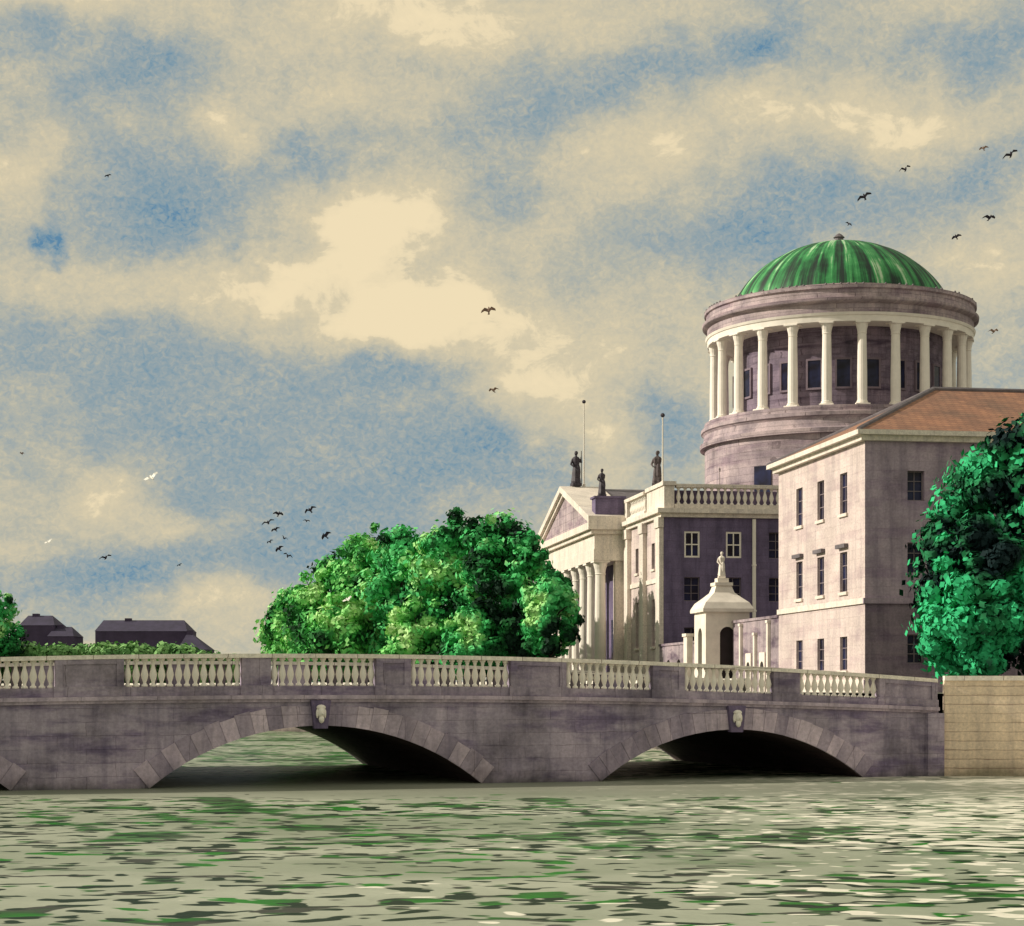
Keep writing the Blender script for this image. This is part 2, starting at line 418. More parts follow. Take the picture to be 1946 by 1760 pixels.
wall_run([(52, 84.5), (19.97, 87.4)], 'quay_wall', M_QUAY, 'tan coursed stone quay wall beside the bridge', left=False)
wall_run([(70, -60), (52.2, 84.5)], 'quay_wall', M_QUAY, 'tan coursed stone quay wall along the river', left=False)
wall_run(bank[3:], 'embankment_wall', M_FARQUAY, 'grey stone embankment wall below the trees', left=False)
wall_run(lbank[0:2], 'embankment_wall', M_FARQUAY, 'grey stone embankment wall on the opposite bank')
wall_run(lbank[2:], 'embankment_wall', M_FARQUAY, 'grey stone embankment wall on the opposite bank')

mb = MB()
qp = [(17.5, 109.5), (13.5, 131), (8, 151), (1.5, 164), (-9, 176)]
for (a, b) in zip(qp, qp[1:]):
    mb.face([(a[0]-3.4, a[1]-.5, GZ+.004), (b[0]-3.4, b[1]-.5, GZ+.004), (b[0]+3.2, b[1]+.5, GZ+.004), (a[0]+3.2, a[1]+.5, GZ+.004)])
o = mb.obj('road', M_TARMAC, merge=True); o['kind'] = 'structure'; tag(o, 'tarmac quayside road', 'road')

# ------------------------------------------------------------------ bridge
BR = math.atan2(.3045, .9525)
bridge = thing('bridge', 'grey purple stone bridge with balustraded parapet and low arches', 'bridge', (-20.16, 74.6, 0), BR)
BW = 22.0
ARCH = [(-5.95, 6.35, 0.0, 2.2), (12.8, 7.0, 0.0, 2.5), (31.55, 6.35, 0.0, 2.22)]
ztop = lambda s: 5.47-.0012*(s-13)**2
zled = lambda s: 3.60-.0007*(s-12.8)**2
fr = (V((0, 0, 0)), X, Z, -Y)
body = MB(); sof = MB()
arch2 = [(c, hw, 0.0, ri) for c, hw, sp, ri in ARCH]
body.arch_slab(fr, -16.2, 41.7, -1.5, lambda s: zled(s)-.003, arch2, -BW, 0, 32, soffit=sof)
body.obj('spandrel_wall', M_BRIDGE, bridge, merge=True)
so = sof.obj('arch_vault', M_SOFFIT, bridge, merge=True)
for c, hw, sp, ri in ARCH:
    random.seed(int(c*10))
    R = (hw*hw+ri*ri)/(2*ri); zc = ri-R; A = math.asin(hw/R); n = 25
    for side in (0, 1):
        ring = MB()
        y0, y1 = ((-.06, .12) if side == 0 else (BW-.12, BW+.07))
        for k in range(n):
            a = -A+2*A*k/n+.0006; b = -A+2*A*(k+1)/n-.0006
            w1 = .92+random.uniform(-.05, .06)
            pts = [(a, R-.003), (b, R-.003), (b, R+w1), (a, R+w1)]
            q = [(c+r*math.sin(t), zc+r*math.cos(t)) for t, r in pts]
            q = [(x, min(z, 3.3)) for x, z in q]
            yy = y0+(random.uniform(-.012, .012) if side == 0 else 0)
            ring.hexa([(q[0][0], yy, q[0][1]), (q[1][0], yy, q[1][1]), (q[1][0], y1, q[1][1]), (q[0][0], y1, q[0][1]),
                       (q[3][0], yy, q[3][1]), (q[2][0], yy, q[2][1]), (q[2][0], y1, q[2][1]), (q[3][0], y1, q[3][1])], random.random())
        ring.obj('arch_ring', M_RING, bridge, tint=True)
    ks = MB()
    ks.hexa([(c-.28, -.3, ri-.12), (c+.28, -.3, ri-.12), (c+.28, .1, ri-.12), (c-.28, .1, ri-.12), (c-.42, -.3, ri+1.05), (c+.42, -.3, ri+1.05), (c+.42, .1, ri+1.05), (c-.42, .1, ri+1.05)])
    k = ks.obj('keystone', M_WALLP, bridge)
    hd = MB()
    hd.ball((c-.02, -.42, ri+.55), .16, .2, .24); hd.ball((c-.02, -.6, ri+.5), .04, .09, .07, 6, 5)
    hd.ball((c-.02, -.46, ri+.27), .12, .13, .17); hd.ball((c-.02, -.38, ri+.75), .2, .18, .12)
    hd.ball((c-.18, -.38, ri+.5), .06, .1, .2, 6, 5); hd.ball((c+.14, -.38, ri+.5), .06, .1, .2, 6, 5)
    hd.obj('carved_head', M_BALUST, k, smooth=True)
zb0 = lambda s: zled(s)+.16+(ztop(s)-zled(s)-.16)*.22
zb1 = lambda s: ztop(s)-.17
PIERS = [(-16.2, -14.6), (-10.4, -9.2), (-4.9, -3.6), (2.12, 4.80), (9.57, 10.76), (15.2, 16.68), (21.1, 23.6), (27.63, 29.12), (33.46, 34.75), (38.72, 41.7)]
for front in (True, False):
    y0, y1 = (-.22, .3) if front else (BW-.3, BW+.22)
    sc = MB(); sc.bar(-16.2, 41.75, zled, lambda s: zled(s)+.16, y0, y1); sc.obj('string_course', M_RING, bridge, tint=True)
    sc = MB(); sc.bar(-16.2, 41.74, lambda s: zled(s)-.12, lambda s: zled(s)-.003, -.11 if front else BW-.3, .3 if front else BW+.11); sc.obj('string_course_moulding', M_RING, bridge, tint=True)
    y0 = .02 if front else BW-.5
    y1 = y0+.48
    pl = MB(); cp = MB()
    pl.bar(-16.2, 41.7, lambda s: zled(s)+.163, zb0, y0, y1)
    cp.bar(-16.2, 41.72, lambda s: ztop(s)-.17, ztop, y0-.12, y1+.1)
    pp = pl.obj('parapet_plinth', M_PARAPET, bridge); cp.obj('coping', M_COPING, bridge)
    for a, b in PIERS:
        pr = MB()
        pr.bar(a, b, lambda s: zb0(s)+.002, lambda s: ztop(s)-.173, y0-.04, y1+.02)
        if b-a > 1.3 and front:
            for p0, p1 in ((a-.002, a+.28), (b-.28, b+.002)): pr.bar(p0, p1, lambda s: zb0(s)+.052, lambda s: ztop(s)-.18, y0-.115, y0-.042)
            pr.bar(a+.282, b-.282, lambda s: ztop(s)-.36, lambda s: ztop(s)-.18, y0-.10, y0-.042)
        if front: pr.bar(a-.06, b+.06, lambda s: zled(s)+.165, lambda s: zb0(s)+.05, -.10, .015)
        pr.obj('parapet_pier', M_PARAPET, bridge)
bp = [(.105, 0), (.105, .07), (.06, .11), (.055, .17), (.10, .3), (.125, .42), (.10, .56), (.06, .72), (.05, .82), (.075, .86), (.06, .9), (.105, .93), (.105, 1.0)]
balm = MB(); balm.lathe(bp, 10)
proto = None
fars = MB()
for (a0, a1), (b0, b1) in zip(PIERS, PIERS[1:]):
    L = b0-a1; n = max(2, round(L/.345)); st = L/n
    for k in range(n):
        s = a1+st*(k+.5); h = zb1(s)-zb0(s)
        if s > -.6:
            if proto is None:
                proto = balm.obj('baluster', M_BALUST, bridge, smooth=True, loc=(s, .2, zb0(s))); o = proto
            else: o = dup(proto, (s, .2, zb0(s)))
            o.scale = (1.2, 1.2, h)
        else:
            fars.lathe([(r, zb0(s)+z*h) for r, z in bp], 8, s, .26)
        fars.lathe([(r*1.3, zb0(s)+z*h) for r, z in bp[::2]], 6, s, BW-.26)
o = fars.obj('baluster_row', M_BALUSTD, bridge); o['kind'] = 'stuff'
dk = MB(); dk.bar(-16.2, 41.7, lambda s: zled(s)-.05, lambda s: zled(s)+.2, 3, BW-3); dk.obj('roadway', M_TARMAC, bridge)
for ya, yb in ((.5, 2.995), (BW-2.995, BW-.51)):
    dk = MB(); dk.bar(-16.2, 41.7, lambda s: zled(s)-.05, lambda s: zled(s)+.33, ya, yb); dk.obj('pavement', M_PAVE, bridge)
ab = MB(); ab.box(41.1, 41.95, -.28, .3, -1.5, zled(41.4)-.13); ab.obj('abutment', M_BRIDGE, bridge)

# ------------------------------------------------------------------ wing building
RZ = math.radians(9.03)
wing = thing('office_wing', 'pinkish stone three storey wing with hipped brown roof', 'building', (21.8, 117, GZ), RZ)
H = 16.1; WL = 42; WD = 18
frF = (V((0, WD, 0)), -Y, Z, -X)     # river facade, u from far end
frE = (V((0, 0, 0)), X, Z, -Y)
rows = [(11.4, 14.0), (6.4, 8.95), (1.4, 3.55)]
opF = []
for yc in (4.0, 8.6, 13.2):
    for a, b in rows: opF.append((WD-yc-.7, WD-yc+.7, a, b))
opE = []
for xc in (3.3, 9.0, 14.7, 20.4, 26, 32, 38):
    for a, b in ((11.9, 13.75), (7.4, 9.3), (1.8, 3.6)): opE.append((xc-.55, xc+.55, a, b))
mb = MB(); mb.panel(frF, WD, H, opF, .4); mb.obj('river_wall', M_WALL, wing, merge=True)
mb = MB(); mb.panel(frE, WL, H, [q for q in opE if q[2] > 5], .4, 5.6)
mb.face([(WL, 0, 0), (WL, WD, 0), (WL, WD, H), (WL, 0, H)]); mb.face([(0, WD, 0), (WL, WD, 0), (WL, WD, H), (0, WD, H)])
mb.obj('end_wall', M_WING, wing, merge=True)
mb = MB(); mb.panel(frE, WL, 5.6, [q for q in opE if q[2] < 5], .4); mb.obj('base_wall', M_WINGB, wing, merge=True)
for i, (a, b, c, d) in enumerate(opF): window(wing, frF, a, b, c, d, .2, hood=(6 < c < 7))
for a, b, c, d in opE: window(wing, frE, a, b, c, d, .38, sill=False)
mb = MB()
mb.box(-.14, -.002, -.002, WD, 5.5, 5.85)
mb.box(-.1, -.003, -.003, WD, 0, .8)
mb.obj('string_course', M_TRIM, wing)
mb = MB(); mb.box(-.14, WL, -.14, -.002, 5.5, 5.85); mb.box(-.1, WL, -.1, -.003, 0, .8); mb.obj('string_course', M_WING, wing)
mb = MB()
mb.box(-.35, WL+.35, -.35, WD+.35, H-.55, H-.22); mb.box(-.7, WL+.7, -.7, WD+.7, H-.218, H+.08)
mb.obj('cornice', M_TRIM, wing)
e = .62; rh = 20.3; z0 = H+.083
mb = MB(); r0 = (8, 9, rh); r1 = (34, 9, rh); c = [(-e, -e, z0), (WL+e, -e, z0), (WL+e, WD+e, z0), (-e, WD+e, z0)]
mb.face([c[0], c[1], r1, r0]); mb.face([c[1], c[2], r1]); mb.face([c[2], c[3], r0, r1]); mb.face([c[3], c[0], r0]); mb.face(c)
roof = mb.obj('roof', M_ROOF, wing, merge=True)
mb = MB(); mb.tube((7.9, 9, rh+.05), (34.1, 9, rh+.05), .16, .16, 6)
for cc, rr in ((c[0], r0), (c[3], r0), (c[1], r1), (c[2], r1)): mb.tube(cc, V(rr)+V((0, 0, .05)), .16, .16, 6)
mb.obj('ridge_capping', M_LEAD, roof)

# ------------------------------------------------------------------ courthouse
ct = thing('courthouse', 'neoclassical stone courthouse with columned drum and green dome', 'building', (13.2, 165, GZ), RZ)
CL, CD, CH = 52, 58, 15.2
frE = (V((0, 0, 0)), X, Z, -Y); frF = (V((0, 14.8, 0)), -Y, Z, -X)
opE = [(xc-.7, xc+.7, a, b) for xc in (2.55, 6.3, 10.2, 14, 18, 22, 26, 30) for a, b in ((11.7, 14.0), (7.9, 10.0), (3.2, 5.6))]
opF = [(14.8-yc-.6, 14.8-yc+.6, a, b) for yc in (3.9, 10.4) for a, b in ((10.9, 13.2), (4, 8.2))]
mb = MB(); mb.panel(frF, 14.8, CH, opF, .4)
mb.face([(0, 14.8, 0), (0, CD, 0), (0, CD, CH), (0, 14.8, CH)]); mb.obj('river_wall', M_WALL, ct, merge=True)
mb = MB(); mb.panel(frE, CL, CH, opE, .4)
mb.face([(0, CD, 0), (CL, CD, 0), (CL, CD, CH), (0, CD, CH)]); mb.face([(CL, 0, 0), (CL, CD, 0), (CL, CD, CH), (CL, 0, CH)])
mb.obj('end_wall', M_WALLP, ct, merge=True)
for i, (a, b, c, d) in enumerate(opE): window(ct, frE, a, b, c, d, .12 if (c > 11 and a < 8) else .38, sill=False, bars=1 if (c > 11 and a < 8) else 2, pale=(c > 11 and a < 8))
for a, b, c, d in opF: window(ct, frF, a, b, c, d, .38)
mb = MB()
mb.box(-.3, CL+.3, -.3, CD+.3, CH-.0, CH+.35); mb.box(-.65, CL+.65, -.65, CD+.65, CH+.353, CH+.75)
mb.box(-.12, -.002, -.002, 14.75, 9.6, 10.0)
mb.obj('cornice', M_TRIM, ct)
mb = MB(); mb.box(.8, CL-.8, .8, CD-.8, CH+.76, CH+1.0); mb.obj('roof', M_LEAD, ct)
for yc in (.75, 7.1, 13.6):
    mb = MB()
    mb.box(-.38, -.003, yc-.7, yc+.7, 0, CH-.9); mb.box(-.5, -.003, yc-.85, yc+.85, CH-.897, CH-.003)
    mb.obj('pilaster', M_TRIM, ct)
mb = MB(); mb.tube((8.1, -.2, 0), (8.1, -.2, CH-.1), .17, .17, 8)
for zz in (3, 7, 11): mb.box(7.93, 8.27, -.38, -.003, zz, zz+.15)
mb.obj('drainpipe', M_COLUMN, ct)
# balustrade
bz = CH+.753
bal = MB()
bal.box(0, .9, -.25, 6.4, bz, bz+2.0); bal.box(-.15, 1.05, -.4, 6.55, bz+2.003, bz+2.35)
bal.box(-.2, .35, 6.6, 14.8, bz, bz+.4); bal.box(-.3, .45, 6.6, 14.8, bz+1.85, bz+2.15)
bal.box(-.25, .4, 13.6, 14.8, bz+.403, bz+1.847)
bal.obj('pedestal', M_TRIM, ct)
bal = MB()
bal.box(.95, CL, -.2, .35, bz, bz+.4); bal.box(1.1, CL, -.3, .45, bz+1.85, bz+2.15)
for xc in (14.6, 21, 27.4): bal.box(xc-.6, xc+.6, -.25, .4, bz+.403, bz+1.847)
balo = bal.obj('balustrade', M_TRIM, ct)
bk = MB(); bk.box(1.2, CL-1, .9, 1.0, bz+.25, bz+1.7); bk.obj('balustrade_backing', M_WALLP, ct)  # dark purple panel standing behind the balusters
b2 = MB(); b2.lathe([(r*1.7, z*1.446) for r, z in bp], 8)
first = None
pos = [(x, .07) for x in [1.35+.6*i for i in range(21)]]+[(.07, 7.2+.62*i) for i in range(10)]
for p in pos:
    if first is None: first = b2.obj('baluster', M_COLUMN, balo, smooth=True, loc=(p[0], p[1], bz+.402))
    else: dup(first, (p[0], p[1], bz+.402))
# portico
PY0, PY1, PX = 14.8, 43.6, -3.3
pm = MB()
pm.box(PX+.15, -.01, PY0+.1, PY1-.1, 12.4, 13.5); pm.box(PX+.22, -.01, PY0+.17, PY1-.17, 13.503, 14.9)
pm.box(PX-.15, -.01, PY0-.15, PY1+.15, 14.903, 15.3); pm.box(PX-.5, .3, PY0-.5, PY1+.5, 15.303, 15.95)
port = pm.obj('portico', M_TRIM, ct)
pm = MB(); pm.box(PX-.6, -.1, PY0-.3, PY1+.3, 0, .35); pm.box(PX-.3, -.1, PY0-.1, PY1+.1, .353, .7); pm.obj('steps', M_WALL, port)
ym = (PY0+PY1)/2
ped = MB()
a, b2_, zt = PY0-.5, PY1+.5, 20.3
ped.face([(PX+.1, a+1.5, 15.96), (PX+.1, b2_-1.5, 15.96), (PX+.1, ym, zt-.35)])
ped.obj('tympanum', M_WALLD, port)
rk = MB()
for ya in (a, b2_):
    d = .62
    rk.hexa([(PX-.5, ya, 15.95), (PX-.5, ym, zt), (.5, ym, zt), (.5, ya, 15.95), (PX-.5, ya, 15.95+d), (PX-.5, ym, zt+d), (.5, ym, zt+d), (.5, ya, 15.95+d)])
    d2 = -.4; sg = 1 if ya == a else -1
    rk.hexa([(PX-.2, ya+sg*1.2, 15.96), (PX-.2, ym, zt+d2), (PX+.3, ym, zt+d2), (PX+.3, ya+sg*1.2, 15.96), (PX-.2, ya+.0, 15.955), (PX-.2, ym, zt-.01), (PX+.3, ym, zt-.01), (PX+.3, ya, 15.955)])
rk.obj('raking_cornice', M_TRIM, port)
rf = MB(); rf.face([(.4, a, 16.2), (.4, ym, zt+.4), (9, ym, zt+.4), (9, a, 16.2)]); rf.face([(.4, b2_, 16.2), (.4, ym, zt+.4), (9, ym, zt+.4), (9, b2_, 16.2)])
rf.face([(9, a, 16.2), (9, ym, zt+.4), (9, b2_, 16.2)]); rf.obj('gable_roof', M_LEAD, port, merge=True)
def col_mesh(r, h, n=16):
    m = MB()
    m.box(-r*1.4, r*1.4, -r*1.4, r*1.4, 0, r*.35)
    m.lathe([(r*1.3, r*.351), (r*1.3, r*.55), (r*1.1, r*.65), (r*1.18, r*.8), (r, r*.95), (r, h*.35), (r*.86, h-r*2.3), (r*.98, h-r*2.25), (r*.88, h-r*2.1), (r*.95, h-r*1.5), (r*1.1, h-r*1.0), (r*1.2, h-r*.5), (r*1.35, h-r*.31)], n)
    m.box(-r*1.4, r*1.4, -r*1.4, r*1.4, h-r*.3, h-.003)
    return m
cm = col_mesh(.56, 11.7); first = None
for i in range(8):
    p = (PX+.95, PY0+1.0+i*(PY1-PY0-2.0)/7, .7)
    if first is None: first = cm.obj('column', M_COLUMN, port, loc=p)
    else: dup(first, p)
bw_ = MB(); bw_.box(-.09, -.006, PY0+.2, PY1-.2, .71, 12.38); bw_.obj('recess_wall', M_WALLP, port)
for yc in (PY0+.9, PY1-.9):
    an = MB(); an.box(-1.0, -.1, yc-.5, yc+.5, .71, 12.39); an.obj('pilaster', M_TRIM, port)
dr = MB(); dr.box(-.16, -.1, ym-1.4, ym+1.4, .71, 7); dr.obj('door', M_DOORFILL, port)
for k in (-9, -4.5, 4.5, 9):
    dr = MB(); dr.box(-.16, -.1, ym+k-.9, ym+k+.9, 3, 7); dr.obj('window', M_GLASS, port)
at = MB(); at.box(-3.0, -.2, 14.9, 16.6, 15.955, 18.3); at.box(-3.15, -.05, 14.75, 16.75, 18.303, 18.5); at.obj('pedestal', M_WALLP, port)

# drum
DX, DY = 26.1, 29.9
drum = MB()
drum.lathe([(14, 15.5), (14, 25.3)], 96, DX, DY)
drum = drum.obj('drum', M_WALLD, ct, smooth=False)
mo = MB()
mo.lathe([(13.9, 25.303), (14.5, 25.303), (14.55, 25.75), (14.2, 25.9), (14.1, 26.7), (14.25, 26.9), (14.4, 27.0), (14.4, 27.35), (14.05, 27.45), (14.05, 28.0), (11.5, 28.0)], 96, DX, DY, cap=False)
mo.obj('moulding', M_WALLD, drum, merge=True)
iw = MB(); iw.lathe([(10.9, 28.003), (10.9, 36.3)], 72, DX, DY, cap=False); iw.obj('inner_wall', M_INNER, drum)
en = MB()
en.lathe([(10.95, 36.2), (13.7, 36.2), (13.75, 36.75), (13.85, 36.8), (13.95, 37.05)], 96, DX, DY, cap=False)
en.obj('architrave', M_COLUMN, drum, merge=True)
en = MB()
en.lathe([(13.75, 37.052), (13.75, 37.9), (14.0, 38.0), (14.25, 38.15), (14.3, 38.45), (13.9, 38.55), (13.85, 39.3), (14.05, 39.4), (14.05, 39.75), (13.5, 39.8), (11.6, 39.9), (11.6, 40.35), (10.9, 40.4), (10.9, 40.3)], 96, DX, DY, cap=False)
en.obj('entablature', M_WALLD, drum, merge=True)
bl = MB(); random.seed(4)
for k in range(120):
    a = 2*math.pi*k/120; r = 13.95
    if random.random() < .3: continue
    bl.ball((DX+r*math.cos(a), DY+r*math.sin(a), 39.8), .13, .13, .14, 6, 4)
o = bl.obj('cornice_ornament', M_LEAD, drum); o['kind'] = 'stuff'
cm = col_mesh(.5, 8.2, 14); first = None
for k in range(24):
    a = math.radians(15*k+6); p = (DX+13.05*math.cos(a), DY+13.05*math.sin(a), 28.003)
    if first is None: first = cm.obj('column', M_COLUMN, drum, loc=p); first.rotation_euler = (0, 0, a)
    else: dup(first, p, rz=a)
wn = MB(); wn.box(-.65, .65, -.05, .05, 0, 2.7)
wf = MB()
for (q0, q1, q2, q3) in ((-.85, -.652, -.2, 2.9), (.652, .85, -.2, 2.9), (-.65, .65, 2.702, 2.9), (-.65, .65, -.2, -.002)): wf.box(q0, q1, -.12, .1, q2, q3)
first = None
M_DFR = plain('dim_window_surround', (.22, .17, .21), .8, .2)
for k in range(24):
    a = math.radians(15*k+13.5); p = (DX+10.95*math.cos(a), DY+10.95*math.sin(a), 30.2)
    if first is None:
        first = wn.obj('window', M_GLASS, drum, loc=p); first.rotation_euler = (0, 0, a+math.pi/2)
        ff = wf.obj('frame', M_DFR, first)
    else:
        o = dup(first, p, rz=a+math.pi/2); f2 = dup(ff, (0, 0, 0), o)
for a in (math.radians(-141), math.radians(-125), math.radians(-109)):
    p = (DX+13.95*math.cos(a), DY+13.95*math.sin(a), 18.4)
    m = MB(); m.box(-1.0, 1.0, -.12, .12, 0, 4.0); o = m.obj('window', M_GLASS, drum, loc=p); o.rotation_euler = (0, 0, a+math.pi/2)
dm = MB(); n = 192; prof = []
RB, HB = 11.1, 6.6; RR = (RB*RB+HB*HB)/(2*HB)
for q in range(25):
    t = q/24; r_ = RB*math.cos(t*math.pi/2) if q < 24 else .02
    zs = math.sqrt(RR*RR-r_*r_)-(RR-HB); ze = HB*math.sqrt(max(0, 1-(r_/RB)**2))
    prof.append((r_, .76*zs+.24*ze))
dm.lathe(prof, n, 0, 0, mod=lambda a: 1+.010*(abs(math.cos(a*12))**8))
dome = dm.obj('dome', M_COPPER, ct, smooth=True, loc=(DX, DY, 40.35))
kn = MB(); kn.lathe([(1.0, 6.4), (.95, 6.7), (.5, 6.8), (.45, 7.1), (.6, 7.2), (.3, 7.5), (.05, 7.65)], 12); kn.obj('finial', M_LEAD, dome)

# ------------------------------------------------------------------ gateway and screens
gate = thing('gateway', 'white stone gabled gateway with dark arched opening and sculpture', 'gate', (16.45, 148.6, GZ), RZ)
hw = 1.75
g = MB()
zt_ = lambda u: 6.2
g.arch_slab((V((-hw, -hw, 0)), X, Z, -Y), 0, 2*hw, 0, zt_, [(hw, .62, 4.3, .75)], -.5, 0, 12)
g.arch_slab((V((-hw, hw, 0)), X, Z, -Y), 0, 2*hw, 0, zt_, [(hw, .62, 4.3, .75)], 0, .5, 12)
for x0 in (-hw, hw-.5): g.arch_slab((V((x0+.5 if x0 < 0 else x0, -hw+.5, 0)), Y, Z, -X if x0 < 0 else X), 0, 2*hw-1, 0, zt_, [(hw-.5, .6, 4.4, .58)], 0, .5, 12)
go = g.obj('wall', M_WHITE, gate)
g = MB(); g.box(-.64, .64, -hw+.3, -hw+.4, 0, 5.2); g.obj('arch_dark_fill', M_DOORFILL, gate)  # dark panel added so the arch opening reads as shade
g = MB(); g.box(-hw+.52, -hw+.6, -.64, .64, 0, 5.1); g.obj('arch_dark_fill', M_DOORFILL, gate)
g = MB(); k = hw+.28
g.box(-k, k, -k, k, 6.203, 6.45)
# soft-shouldered roof: concave sweep up to a small block
lev = [(k, 6.453), (k*.86, 6.95), (k*.62, 7.35), (k*.40, 7.75), (k*.30, 8.3)]
for (r0_, za), (r1_, zb) in zip(lev, lev[1:]):
    g.hexa([(-r0_, -r0_, za), (r0_, -r0_, za), (r0_, r0_, za), (-r0_, r0_, za), (-r1_, -r1_, zb), (r1_, -r1_, zb), (r1_, r1_, zb), (-r1_, r1_, zb)])
g.box(-.72, .72, -.72, .72, 8.303, 8.55)
g.box(-.45, .45, -.45, .45, 8.553, 8.9)
g.obj('roof', M_WHITE, gate)
sw = thing('screen_wall', 'mauve stone screen wall with pale piers beside gateway', 'wall', (19.0, 134.9, GZ), RZ)
g = MB(); g.box(-.0, .5, 0, 12.0, 0, 5.3)
g.obj('wall_face', M_SCREEN, sw)
g = MB(); g.box(-.1, .6, 0, 12.0, 5.303, 5.5); g.obj('coping', M_SCREEN, sw)
for yy, ph in ((2.2, 5.0), (5.6, 4.2), (9.4, 5.0)):
    g = MB(); g.box(-.22, -.003, yy-.18, yy+.18, 0, ph); g.box(-.28, -.003, yy-.25, yy+.25, ph+.003, ph+.2); g.obj('pilaster', M_WHITE, sw)
for yy in (3.9, 7.5):
    g = MB(); g.arch_slab((V((-.004, yy-.7, 0)), Y, Z, -X), 0, 1.4, 0, lambda u: 2.9, [(.7, .5, 1.8, .45)], 0, .1, 8); g.obj('niche_surround', M_WHITE, sw)
    g = MB(); g.box(-.03, -.004, yy-.49, yy+.49, .02, 2.2); g.obj('door', M_DOORFILL, sw)
sw = thing('screen_wall', 'mauve stone screen wall between gateway and courthouse', 'wall', (15.0, 150.6, GZ), RZ)
g = MB(); g.arch_slab((V((0, 0, 0)), Y, Z, -X), 0, 14.0, 0, lambda u: 3.9, [(3.5, .8, 2.0, .7), (7.2, .8, 2.0, .7), (10.8, .8, 2.0, .7)], -.5, 0, 10)
g.box(-.1, .6, 0, 14.0, 3.903, 4.1)
g.obj('wall_face', M_SCREEN, sw)
g = MB(); g.box(-1.0, -.52, .5, 1.6, 0, 4.4); g.box(-1.1, -.45, .4, 1.7, 4.403, 4.65); g.obj('pier', M_WHITE, sw)

# ------------------------------------------------------------------ statues and flagpoles
def C(x, y, z):   # courthouse-frame coordinates to world
    c, s = math.cos(RZ), math.sin(RZ)
    return (13.2+c*x-s*y, 165+s*x+c*y, GZ+z)
def statue(loc, h, mat, label, rz=0, arm=True):
    m = MB(); k = h/3.0
    m.box(-.4*k, .4*k, -.4*k, .4*k, 0, .25*k)
    prof = [(.40, .25), (.42, .4), (.36, .8), (.33, 1.2), (.27, 1.6), (.24, 1.75), (.33, 2.05), (.36, 2.3), (.26, 2.45), (.11, 2.52), (.10, 2.6)]
    m.lathe([(r*k, z*k) for r, z in prof], 12, mod=lambda a: 1+.09*math.sin(a*5)+.05*math.sin(a*2+1))
    m.ball((0, 0, 2.78*k), .15*k, .16*k, .2*k, 8, 6); m.ball((.03*k, .05*k, 2.84*k), .17*k, .16*k, .17*k, 8, 6)
    m.tube((-.3*k, 0, 2.3*k), (-.48*k, -.05*k, 1.85*k), .1*k, .085*k); m.tube((-.48*k, -.05*k, 1.85*k), (-.3*k, -.3*k, 1.6*k), .085*k, .06*k)
    if arm:
        m.tube((.3*k, 0, 2.3*k), (.45*k, -.05*k, 2.0*k), .1*k, .085*k); m.tube((.45*k, -.05*k, 2.0*k), (.42*k, -.1*k, 2.5*k), .08*k, .05*k)
        m.tube((.46*k, -.1*k, .3*k), (.44*k, -.1*k, 3.0*k), .035*k, .03*k, 6)
    m.ball((.1*k, -.15*k, 1.2*k), .26*k, .26*k, .75*k, 8, 6)
    o = m.obj('statue', mat, None, smooth=False, loc=loc); o.rotation_euler = (0, 0, rz)
    tag(o, label, 'statue'); return o
statue(C(-2.1, 29.2, 20.95), 3.6, M_STATUE, 'dark draped figure statue standing on pediment apex', .3)
statue(C(-2.2, 15.75, 18.5), 2.7, M_STATUE, 'dark draped statue on portico corner pedestal', .2, False)
statue(C(.4, 4.0, bz+2.35), 3.2, M_STATUEL, 'weathered dark stone statue on balustrade corner pedestal', -.2, False)
statue((16.45, 148.6, GZ+8.9), 2.1, M_WHITE, 'pale sculpted figure crowning the gateway', 0, False)
def pole(loc, h, label):
    m = MB(); m.lathe([(.16, 0), (.16, .3), (.085, .35), (.06, h-.3)], 8, cap=True)
    e = thing('flagpole', label, 'flagpole', loc); m.obj('mast', M_POLE, e)
    k = MB(); k.ball((0, 0, h-.15), .2, .2, .2, 8, 6); k.obj('finial', M_STATUE, e); return e
pole(C(-1.2, 29.6, 20.9), 8.9, 'slim white flagpole above the pediment')
pole(C(.55, 2.6, bz+2.35), 6.3, 'slim white flagpole above the balustrade')

